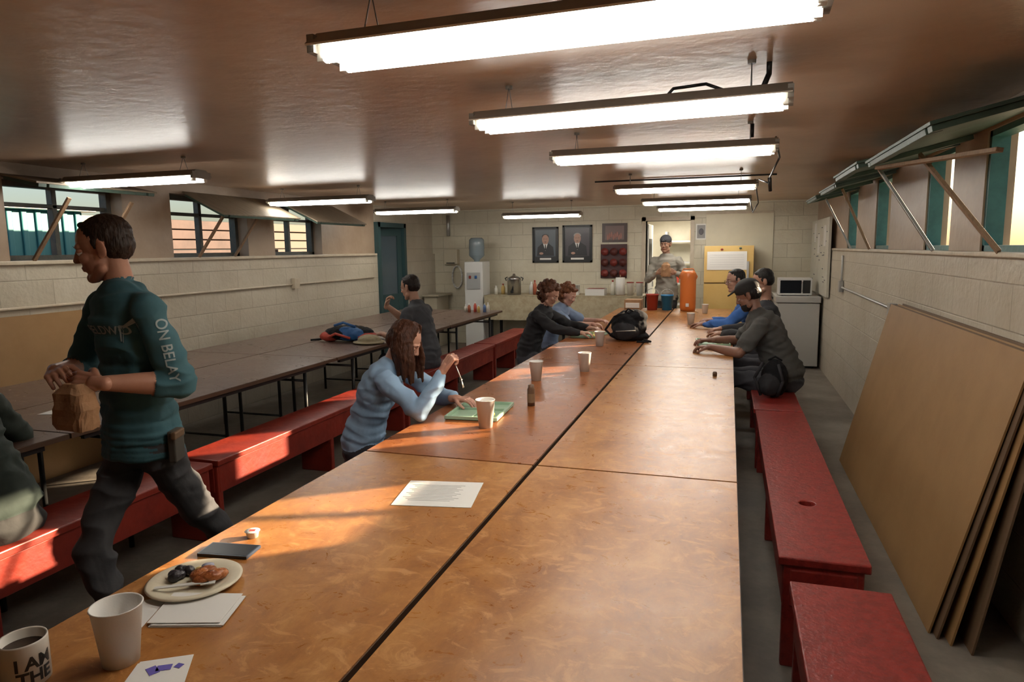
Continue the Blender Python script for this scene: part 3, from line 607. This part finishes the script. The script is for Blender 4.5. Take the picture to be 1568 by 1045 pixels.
for i in range(5): b.ell((px-.01+rnd.uniform(-.015,.015),py+.035+rnd.uniform(-.02,.02),Z+.016),(.02,.016,.01),3,n=10)
b.box((px+.0,py-.045,Z+.019),(.13,.012,.003),4,rot('Z',32)); b.box((px+.055,py-.012,Z+.019),(.034,.024,.003),4,rot('Z',32))
b.lathe([(.0005,.022),(.016,.022),(.016,.03),(.0005,.031)],(px+.0,py+.05,Z),5,20)
b.obj("paper_plate_of_food",[M_plate,M_dk,M_brownfood,M_egg,M_white,pm("jam_cup",(.35,.35,.45),.3)])
b=MB(); R=rot('Z',8); b.box((-1.37,1.555,Z+.005),(.155,.078,.009),0,R); b.box((-1.37,1.555,Z+.0098),(.147,.070,.0006),1,R); b.obj("smartphone",[pm("phone_case",(.02,.035,.06),.3),M_glassy],.003)
b=MB(); b.lathe([(.0005,0),(.016,0),(.020,.018),(.023,.020),(.022,.021),(.0005,.0212)],(-1.375,1.665,Z),0,28); b.box((-1.375,1.665,Z+.0216),(.018,.012,.0006),1,rot('Z',20)); b.obj("creamer_cup",[M_white,pm("creamer_label",(.5,.05,.04),.5)])
def flat(name,poly,z,mat,layers=1,marks=None,mm=None):
    b=MB(); 
    for i in range(layers): 
        b.prism([(x+.004*i*(1 if i%2 else -1),y+.003*i) for x,y in poly],z+i*.003,z+i*.003+.0015,0)
    if marks:
        for x0,y0,dx,dy,a in marks: b.box((x0,y0,z+layers*.003-.0008),(dx,dy,.0004),1,rot('Z',a))
    return b.obj(name,[mat,mm or M_ink])
flat("paper_napkin",[(-1.325,1.30),(-1.15,1.345),(-1.11,1.215),(-1.275,1.165)],Z,M_paper,3)
flat("paper_napkin",[(-1.40,1.255),(-1.335,1.29),(-1.285,1.15),(-1.35,1.12)],Z,M_paper,1)
flat("greeting_card",[(-1.18,1.045),(-1.09,1.10),(-1.02,.99),(-1.13,.93)],Z,M_paper,2,[(-1.11,1.045,.03,.02,30),(-1.125,1.03,.02,.03,60),(-1.085,1.06,.015,.015,0)],pm("purple_ink",(.12,.10,.4),.6))
mk=[]; ex=V((.28,.05)).normalized(); ey=V((-.05,.28)).normalized(); c0=V((-.97,2.165)); an=math.degrees(math.atan2(.05,.28))
for i in range(12):
    q=c0+V((ex.x,ex.y))*(-.02)+V((ey.x,ey.y))*(.08-i*.014); mk.append((q.x,q.y,.20-.05*(i%3)*.5,.0022,an))
pp=[]
for a,c in((-1,-1),(1,-1),(1,1),(-1,1)): q=c0+V((ex.x,ex.y))*a*.14+V((ey.x,ey.y))*c*.125; pp.append((q.x,q.y))
flat("printed_sheet",pp,Z,M_paper,1,mk,pm("grey_ink",(.45,.45,.45),.7))
flat("printed_sheet",[(-3.6,2.7),(-3.42,2.76),(-3.46,2.88),(-3.62,2.82)],Z,M_paper,1)
b=MB(); b.lathe([(.0005,0),(.021,0),(.021,.095),(.017,.103),(.017,.118),(.0005,.12)],(-1.03,3.58,Z),0,24); b.lathe([(.0212,.02),(.0212,.07)],(-1.03,3.58,Z),1,24); b.obj("pepper_shaker",[pm("shaker_brown",(.13,.07,.04),.35),pm("shaker_label",(.22,.14,.08),.5)])
b=MB(); b.lathe([(.0005,0),(.014,0),(.015,.02),(.012,.03),(.0005,.032)],(-.07,4.72,Z),0,20); b.obj("bottle_cap",[M_edge])
M_tray=pm("tray_plastic",(.34,.50,.36),.4)
def tray(x,y,rz=0):
    b=MB(); R=rot('Z',rz); c=V((x,y,Z))
    def q(p,d,m): b.box(c+R@V(p),d,m,R)
    q((0,0,.003),(.27,.36,.005),0)
    for sx,sy,dx,dy in((-.135,0,.012,.37),(.135,0,.012,.37),(0,-.18,.27,.012),(0,.18,.27,.012)): q((sx,sy,.012),(dx,dy,.018),0)
    q((0,.03,.011),(.26,.008,.014),0); q((0,-.07,.011),(.008,.2,.014),0)
    r=random.Random(x*7)
    for i in range(10): b.ell(c+R@V((.06+r.uniform(-.03,.03),-.08+r.uniform(-.04,.04),.015)),(.014,.014,.01),1,n=8)
    for i in range(8): b.ell(c+R@V((r.uniform(-.07,.07),.10+r.uniform(-.04,.04),.014)),(.022,.018,.009),2,n=8)
    return b.obj("cafeteria_tray",[M_tray,M_egg,pm("salad",(.25,.35,.06),.5,col2=(.6,.5,.2),scale=50)],.002)
tray(-1.25,3.36,4); tray(-1.30,6.65,-6); tray(-.12,6.35,5) 
b=MB(); p0=V((-1.345,3.20,1.09)); p1=V((-1.275,3.16,.965)); b.tube([p0,p1],.003,0,6)
for i in(-1,0,1): b.tube([p1,p1+V((.010,i*.008,-.04))],.0016,0,6)
b.tube([p1+V((0,-.009,0)),p1+V((0,.009,0))],.003,0,6); b.obj("fork",[M_steel])
M_bag=pm("brown_paper",(.38,.215,.11),.8,col2=(.31,.17,.085),scale=9,bump=.6,bscale=22)
def bag(name,c,w,d,h):
    b=MB(); n=28; rings=[(.96,.0),(1.03,.12),(1.0,.3),(1.04,.45),(.98,.62),(.90,.8),(.66,.92),(.5,1.0)]; vs=[]
    for k_,t in rings:
        for i in range(n):
            a=2*math.pi*i/n; x=math.copysign(abs(math.cos(a))**.5,math.cos(a))*w/2*k_; y=math.copysign(abs(math.sin(a))**.5,math.sin(a))*d/2*k_
            j=1+.16*noise.noise(V((x*45,y*45,t*6))); vs.append(V(c)+V((x*j,y*j,t*h+.012*noise.noise(V((x*30,y*30,3))))))
    fs=[(j*n+i,j*n+(i+1)%n,(j+1)*n+(i+1)%n,(j+1)*n+i) for j in range(len(rings)-1) for i in range(n)]+[tuple(range(n))[::-1],tuple(range((len(rings)-1)*n,len(rings)*n))]
    b.add(vs,fs,0); return b.obj(name,[M_bag])
bag("paper_bag",(-2.14,1.745,1.02),.14,.09,.16); bag("paper_bag",(-.845,9.86,1.20),.13,.09,.2)
b=MB(); b.box((-1.98,2.01,.90),(.03,.08,.12),0,rot('Z',20)); b.box((-1.965,2.005,.945),(.02,.084,.03),1,rot('Z',20)); b.obj("belt_pouch",[pm("pouch",(.06,.055,.045),.6),M_hardd],.006)
def pack(name,prims,mats,vox,straps=None,amp=.008):
    c_,f_,m_=remesh(prims,vox,3,amp,22,1,tuple(range(6))); b=MB(); b.add([tuple(x) for x in c_],f_,0,True); b.m=[int(x) for x in m_]
    for pts,r,m in straps or []: b.tube(pts,r,m,8)
    return b.obj(name,mats)
M_bk=pm("black_nylon",(.012,.012,.014),.85,bump=.4,bscale=30,spec=.15); M_bk2=pm("dark_grey_nylon",(.03,.03,.034),.8,spec=.2)
I3=Matrix.Identity(3)
x,y=-.88,6.42
pack("backpack",[('e',V((x,y,.89)),I3,(.17,.13,.145),0),('e',V((x-.02,y-.07,.85)),I3,(.13,.09,.095),1),('e',V((x+.06,y,.97)),I3,(.11,.1,.07),0),('e',V((x,y+.02,.79)),I3,(.19,.14,.045),0)],[M_bk,M_bk2,M_steel],.009,
 [([(x-.14,y-.1,.79),(x-.2,y-.14,.86),(x-.12,y-.13,.98),(x-.03,y-.1,1.02)],.010,0),([(x+.15,y-.1,.77),(x+.22,y-.18,.765),(x+.1,y-.22,.765)],.009,0),([(x-.03,y-.05,1.02),(x+.0,y-.07,1.05),(x+.05,y-.05,1.03)],.007,0),([(x-.1,y-.165,.85),(x+.08,y-.165,.86)],.004,2)])
x,y=-3.5,5.8
M_bl=pm("blue_nylon",(.02,.10,.28),.6); M_rd=pm("red_nylon",(.40,.05,.03),.6)
pack("backpack",[('e',V((x,y,.83)),I3,(.26,.15,.075),0),('e',V((x+.05,y-.08,.83)),I3,(.16,.07,.07),1),('e',V((x-.18,y-.05,.80)),I3,(.10,.10,.05),2),('e',V((x+.2,y-.02,.80)),I3,(.09,.11,.05),2)],[M_bk,M_bl,M_rd],.010,
 [([(x-.2,y-.12,.78),(x-.05,y-.17,.84),(x+.1,y-.16,.8)],.012,2),([(x-.1,y-.1,.91),(x,y-.1,.94),(x+.12,y-.08,.9)],.012,1),([(x-.26,y-.05,.77),(x-.36,y-.12,.765)],.01,0)])
pack("straw_hat",[('e',V((-3.22,5.68,.79)),I3,(.11,.10,.045),0),('e',V((-3.22,5.68,.765)),I3,(.16,.15,.014),0)],[pm("cap_straw",(.28,.24,.15),.8)],.008)
x,y=.36,5.55
pack("backpack",[('e',V((x,y,.60)),I3,(.10,.09,.15),0),('e',V((x-.04,y-.06,.56)),I3,(.08,.06,.09),1)],[M_bk,M_bk2],.010,[([(x-.1,y-.08,.48),(x-.15,y-.11,.62),(x-.09,y-.06,.73)],.012,1),([(x+.02,y-.09,.48),(x+.05,y-.14,.6),(x+.02,y-.07,.72)],.012,1),([(x-.05,y,.74),(x,y,.77),(x+.05,y,.74)],.007,0)])
b=MB(); b.box((-.10,6.0,Z+.012),(.14,.09,.022),0,rot('Z',10)); b.cone((-.12,5.95,Z+.015),(-.12,5.90,Z+.015),.012,.012,0); b.obj("handheld_radio",[M_bk],.004)
# ---------------------------------------------------------------- back wall things
def picture(x0,x1,z0,z1,seed):
    b=MB(); y=YB-.001; t=.03
    for a,c,d,e in((x0,x1,z0,z0+t),(x0,x1,z1-t,z1),(x0,x0+t,z0,z1),(x1-t,x1,z0,z1)): b.bx(a,c,y-.025,y,d,e,0)
    b.bx(x0+t,x1-t,y-.010,y,z0+t,z1-t,1); cx=(x0+x1)/2; cz=(z0+z1)/2; w=(x1-x0)
    b.bx(x0+t+.02,x1-t-.02,y-.0115,y,z0+.1,z1-.05,2)
    def disc(px,pz,rx,rz,m,d): 
        n=24; b.add([(px+rx*math.cos(2*math.pi*i/n),y-d,pz+rz*math.sin(2*math.pi*i/n)) for i in range(n)],[tuple(range(n))],m)
    def poly(ps,m,d): b.add([(px,y-d,pz) for px,pz in ps],[tuple(range(len(ps)))],m)
    poly([(cx-w*.33,z0+.11),(cx+w*.33,z0+.11),(cx+w*.30,cz-.04),(cx+.06,cz+.02),(cx-.06,cz+.02),(cx-w*.30,cz-.04)],3,.0125)
    poly([(cx-.04,cz+.02),(cx+.04,cz+.02),(cx,cz-.1)],4,.013); disc(cx,cz+.085,.058,.078,5,.0135); disc(cx,cz+.135,.06,.04,6,.0133)
    poly([(cx-.008,cz+.0),(cx+.008,cz+.0),(cx+.012,cz-.09),(cx-.012,cz-.09)],0,.0137)
    for sx in(-1,1):
        disc(cx+sx*.022,cz+.095,.014,.010,0,.0139); disc(cx+sx*.022,cz+.095,.011,.008,5,.0141)
    disc(cx,cz+.045,.018,.004,0,.0140)
    disc(cx-.07,z0+.15,.035,.02,5,.0139); 
    poly([(cx-w*.22,z0+.045),(cx+w*.22,z0+.045),(cx+w*.22,z0+.075),(cx-w*.22,z0+.075)],4,.0125)
    return b.obj("framed_portrait",[M_blk,pm("mat_board",(.02,.02,.022),.3),pm("portrait_backdrop",(.06,.05,.06) if seed else (.08,.10,.12),.3),pm("suit",(.015,.015,.018),.4),M_paper,pm("portrait_face",(.40,.23,.17),.4),pm("portrait_hair",(.35,.33,.3) if seed else (.03,.02,.02),.4)])
picture(-3.11,-2.67,1.385,1.965,0); picture(-2.60,-2.11,1.385,1.985,1)
b=MB(); b.bx(-1.95,-1.55,YB-.012,YB,1.70,2.0,0); b.bx(-1.90,-1.60,YB-.014,YB,1.74,1.96,1); 
for i in range(8): b.ell((-1.86+i*.03,YB-.014,1.78+.02*(i%3)),(.014,.003,.05),2,n=8)
b.obj("group_photo_poster",[pm("poster_bg",(.08,.06,.055),.4),pm("poster_mid",(.18,.12,.11),.4),pm("poster_fig",(.35,.16,.13),.4)])
b=MB(); b.bx(-1.97,-1.55,YB-.03,YB-.005,1.13,1.67,0)
for i in range(3):
    for j in range(3):
        z=1.55-i*.17; x=-1.9+j*.145; b.lathe([(.0005,0),(.06,.0),(.06,.02),(.0005,.03)],(x,YB-.05,z),1+((i+j)%2),18,rot('X',90))
b.obj("cup_holder_rack",[pm("rack_dark",(.05,.015,.015),.5),pm("rack_red",(.16,.02,.015),.5),pm("maroon",(.08,.015,.012),.5)])
b=MB(); b.bx(-.50,-.34,YB-.012,YB,1.72,1.96,0); b.bx(-.48,-.36,YB-.014,YB,1.74,1.94,1); b.ell((-.42,YB-.014,1.84),(.035,.002,.05),2,n=12); b.obj("notice_poster",[M_paper,pm("bw",(.25,.25,.25),.5),M_ink])
b=MB(); b.bx(-.35,.62,YB-.02,YB-.001,.9,2.12,0); b.bx(-.35,.62,YB-.025,YB-.001,2.10,2.13,1); b.obj("painted_wall_panel",[pm("cream_panel",(.62,.57,.43),.45,col2=(.58,.53,.40),scale=3),M_sill],.003)
M_fr=pm("yellow_enamel",(.62,.42,.14),.3,col2=(.58,.38,.12),scale=3)
b=MB(); b.bx(-.34,.33,10.3,10.96,.04,1.62,0); b.bx(-.34,.33,10.235,10.295,.12,1.08,0); b.bx(-.34,.33,10.235,10.295,1.10,1.62,0)
b.bx(.24,.27,10.20,10.235,1.14,1.40,1); b.bx(.24,.27,10.20,10.235,.75,1.04,1)
for x_ in(-.3,.29): b.bx(x_-.03,x_+.03,10.35,10.9,0,.04,2)
b.bx(-.30,.24,10.228,10.234,1.28,1.54,3)
for i in range(6): b.bx(-.26,.20,10.226,10.2279,1.32+i*.034,1.323+i*.034,4)
b.ell((-.1,10.22,1.57),(.02,.008,.015),5,n=10); b.ell((.15,10.22,1.585),(.02,.008,.012),6,n=10)
b.obj("refrigerator",[M_fr,M_steel,M_blk,M_paper,pm("faint_ink",(.5,.5,.5),.6),M_red,M_green],.012)
b=MB(); b.bx(.62,1.14,9.62,10.9,.03,.86,0); b.bx(.60,1.15,9.60,10.92,.87,.95,0); b.bx(.585,.60,10.1,10.4,.88,.91,1); b.bx(.66,1.1,9.66,10.86,0,.03,1); b.obj("chest_freezer",[pm("freezer_enamel",(.45,.44,.41),.4),M_blk],.012)
b=MB(); b.bx(1.135,1.165,9.05,10.85,.98,1.95,0)
for i in range(26): 
    yy=random.uniform(9.15,10.7); zz=random.uniform(1.1,1.85); b.bx(1.132,1.136,yy,yy+random.uniform(.05,.14),zz,zz+.012,1)
for (yy,zz) in((9.3,1.6),(9.9,1.5),(10.3,1.65)): b.bx(1.131,1.136,yy,yy+.2,zz,zz+.26,2)
b.obj("notice_board",[pm("whiteboard",(.56,.54,.46),.4,col2=(.50,.48,.40),scale=6),M_ink,M_paper],.003)
b=MB(); b.bx(.42,.58,9.9,10.6,.70,.73,0)
for x_ in(.44,.56):
    for y_ in(9.94,10.56): b.bx(x_-.015,x_+.015,y_-.015,y_+.015,0,.70,0)
b.obj("side_stand",[M_white],.004)
b=MB(); b.bx(.64,1.05,9.75,10.1,.96,1.18,0); b.bx(.66,.92,9.742,9.75,.985,1.155,1); b.bx(.94,1.03,9.742,9.75,.985,1.155,2); b.bx(.922,.934,9.72,9.745,1.0,1.14,3)
for x_ in(.68,1.0): b.bx(x_,x_+.02,9.8,9.82,.95,.96,2)
b.obj("microwave_oven",[M_white,M_glassy,M_blk,M_steel],.006)
M_cloth=pm("counter_cloth",(.42,.36,.24),.7,col2=(.33,.27,.17),scale=14,bump=.2)
b=MB(); b.bx(-3.70,-1.22,10.25,10.9,.86,.885,0); 
n=60
for i in range(n):
    x0=-3.71+i*2.5/n; x1=x0+2.5/n; y0=10.235+.012*math.sin(i*.9); y1=10.235+.012*math.sin((i+1)*.9); b.add([(x0,y0,.50),(x1,y1,.50),(x1,10.245,.888),(x0,10.245,.888)],[(0,1,2,3)],0,True)
b.bx(-3.71,-1.21,10.24,10.9,.884,.889,0)
for x_ in(-3.62,-2.55,-1.32):
    for y_ in(10.33,10.82): b.bx(x_-.02,x_+.02,y_-.02,y_+.02,0,.86,1)
b.obj("serving_counter",[M_cloth,M_blk])
zc=.890
def bottle(name,x,y,r,h,mat,capm,z=zc):
    b=MB(); b.lathe([(.0005,0),(r,0),(r,h*.62),(r*.9,h*.7),(r*.4,h*.84),(r*.4,h*.94)],(x,y,z),0,20); b.lathe([(r*.45,h*.88),(r*.45,h),(.0005,h)],(x,y,z),1,16); b.obj(name,[mat,capm])
b=MB(); b.lathe([(.0005,0),(.11,0),(.11,.24),(.115,.245),(.10,.27),(.04,.30),(.02,.31),(.02,.33),(.0005,.335)],(-3.27,10.45,zc),0,32); b.bx(-3.29,-3.25,10.31,10.35,zc+.03,zc+.07,1); b.tube([(-3.40,10.45,zc+.22),(-3.42,10.45,zc+.26),(-3.38,10.45,zc+.28)],.008,1); b.tube([(-3.14,10.45,zc+.22),(-3.12,10.45,zc+.26),(-3.16,10.45,zc+.28)],.008,1)
b.obj("coffee_urn",[pm("stainless",(.42,.41,.40),.22,.9),M_blk])
cols=[(.6,.58,.5),(.5,.35,.12),(.65,.64,.6),(.35,.1,.05),(.12,.2,.4),(.6,.55,.4),(.5,.08,.05),(.7,.68,.6)]
for i,x in enumerate((-3.58,-3.48,-3.02,-2.93,-2.78,-2.68,-2.58,-1.70)):
    bottle("condiment_bottle",x,10.46+.06*(i%3),.03+.004*(i%3),.14+.03*(i%4),pm("bottle_plastic",cols[i],.35),M_red if i%2 else M_white)
b=MB()
for i in range(2): 
    for k_ in range(3+i%3): b.lathe([(.03,0),(.042,.1),(.044,.1)],(-2.36+i*.11,10.5,zc+k_*.018),0,18)
b.obj("stacked_cups",[M_foam])
b=MB(); b.lathe([(.02,0.009),(.07,0.009),(.07,.27),(.02,.27)],(-1.58,10.5,zc),0,28); b.lathe([(.0005,0),(.08,0),(.08,.008),(.0005,.008)],(-1.58,10.5,zc),1,24); b.cone((-1.58,10.5,zc),(-1.58,10.5,zc+.31),.008,.008,1); b.obj("paper_towel_roll",[M_paper,M_wood])
b=MB(); b.bx(-2.1,-1.80,10.35,10.6,zc,zc+.10,0); b.bx(-2.08,-1.82,10.37,10.58,zc+.1,zc+.104,1); b.obj("cutlery_box",[M_white,M_red],.008)
for x,c in((-1.42,(.55,.5,.42)),(-1.28,(.6,.6,.56))):
    b=MB(); b.lathe([(.0005,0),(.045,0),(.05,.17),(.055,.20),(.05,.2),(.045,.01),(.0005,.01)],(x,10.45,zc),0,24); b.tube([(x+.05,10.45,zc+.16),(x+.08,10.45,zc+.13),(x+.075,10.45,zc+.06),(x+.046,10.45,zc+.03)],.007,0); b.lathe([(.0005,.205),(.056,.205),(.056,.19)],(x,10.45,zc),1,24); b.obj("drink_pitcher",[pm("pitcher",c,.3),M_red])
b=MB(); b.lathe([(.0005,.0),(.09,.0),(.11,.015),(.108,.018),(.09,.006),(.0005,.006)],(-2.4,10.36,zc),0,28); b.obj("serving_platter",[M_white])
def beverage(name,x,y,r,h,mat,lid,z=Z):
    b=MB(); b.lathe([(.0005,0),(r*.92,0),(r,h*.1),(r,h*.85)],(x,y,z),0,32); b.lathe([(r*1.03,h*.85),(r*1.03,h*.93),(r*.8,h),(.0005,h)],(x,y,z),1,32); b.bx(x-.02,x+.02,y-r-.03,y-r+.01,z+h*.12,z+h*.2,2)
    b.tube([(x-r,y,z+h*.8),(x-r*1.12,y,z+h*.86),(x-r*.6,y,z+h*1.05),(x+r*.6,y,z+h*1.05),(x+r*1.12,y,z+h*.86),(x+r,y,z+h*.8)],.007,1); b.obj(name,[mat,lid,M_white])
M_or=pm("orange_plastic",(.60,.16,.03),.35)
beverage("beverage_cooler",-.52,9.55,.105,.54,M_or,M_or)
def pail(name,x,y,r,h,mat):
    b=MB(); b.lathe([(.0005,0),(r*.8,0),(r,h),(r*1.05,h),(r*1.05,h-.015),(r*1.02,h-.015)],(x,y,Z),0,28); b.lathe([(.0005,h-.03),(r*.97,h-.03)],(x,y,Z),1,24)
    b.tube([V((x+r*1.02*math.cos(t),y,Z+h+r*.9*math.sin(t))) for t in [math.pi*i/10 for i in range(11)]],.004,2,6); b.obj(name,[mat,M_white,M_steel])
pail("plastic_bucket",-1.0,9.6,.085,.22,M_rd); pail("plastic_bucket",-.80,9.62,.085,.21,pm("blue_plastic",(.03,.20,.42),.4))
b=MB(); b.bx(-1.38,-1.15,9.55,9.8,Z,Z+.14,0); b.bx(-1.36,-1.17,9.53,9.551,Z+.03,Z+.1,1); b.obj("cardboard_box",[M_bag,M_paper],.003)
b=MB(); b.bx(-4.06,-3.75,10.3,10.65,.0,1.42,0); b.bx(-4.02,-3.79,10.285,10.3,.98,1.25,1); b.bx(-3.98,-3.94,10.27,10.29,1.15,1.2,2); b.bx(-3.88,-3.84,10.27,10.29,1.15,1.2,3)
b.lathe([(.04,0),(.05,.04),(.12,.1),(.125,.12),(.122,.2),(.127,.22),(.122,.30),(.12,.36),(.09,.39),(.0005,.39)],(-3.905,10.47,1.41),4,32)
b.obj("water_cooler",[M_white,pm("niche",(.35,.36,.36),.4),M_red,M_bl,pm("bottle_blue",(.20,.25,.28),.12)],.01)
b=MB(); b.bx(-4.66,-4.42,YB-.12,YB-.001,1.37,1.62,0); b.bx(-4.62,-4.46,YB-.125,YB-.11,1.38,1.40,1)
b.obj("paper_towel_dispenser",[pm("disp",(.55,.50,.38),.4),M_blk],.015)
b=MB()
for k_ in range(4):
    b.tube([( -4.45+.09*math.cos(t),YB-.03-.012*k_,1.15+.19*math.sin(t)) for t in [2*math.pi*i/20 for i in range(21)]],.010,0,6)
b.obj("coiled_hose",[M_white])
b=MB(); b.bx(-4.83,-4.6,10.4,10.9,0,.85,0); b.bx(-4.85,-4.55,10.35,10.95,.85,.88,0); b.obj("utility_cabinet",[pm("cab",(.4,.36,.27),.5)],.006)
for i in range(6): bottle("condiment_bottle",-3.5+.07*i,8.9-.05*(i%2),.022,.10+.02*(i%3),pm("bt",cols[(i*3)%8],.4),M_white,z=Z)
# ---------------------------------------------------------------- lights
w=bpy.data.worlds.new("world"); S.world=w; w.use_nodes=True; nt=w.node_tree; bg=nt.nodes["Background"]
sk=nt.nodes.new("ShaderNodeTexSky"); sk.sky_type='NISHITA'; sk.sun_disc=False; sk.sun_elevation=math.radians(20); sk.sun_rotation=math.radians(53); sk.dust_density=2
nt.links.new(sk.outputs[0],bg.inputs[0]); bg.inputs[1].default_value=.20
sl=bpy.data.lights.new("sun","SUN"); sl.energy=24; sl.angle=.012; sl.color=(1,.78,.53); so=bpy.data.objects.new("sun",sl); COL.objects.link(so)
so.rotation_euler=V((-1,-.75,-.37)).to_track_quat('-Z','Y').to_euler(); so.location=(6,5,6)
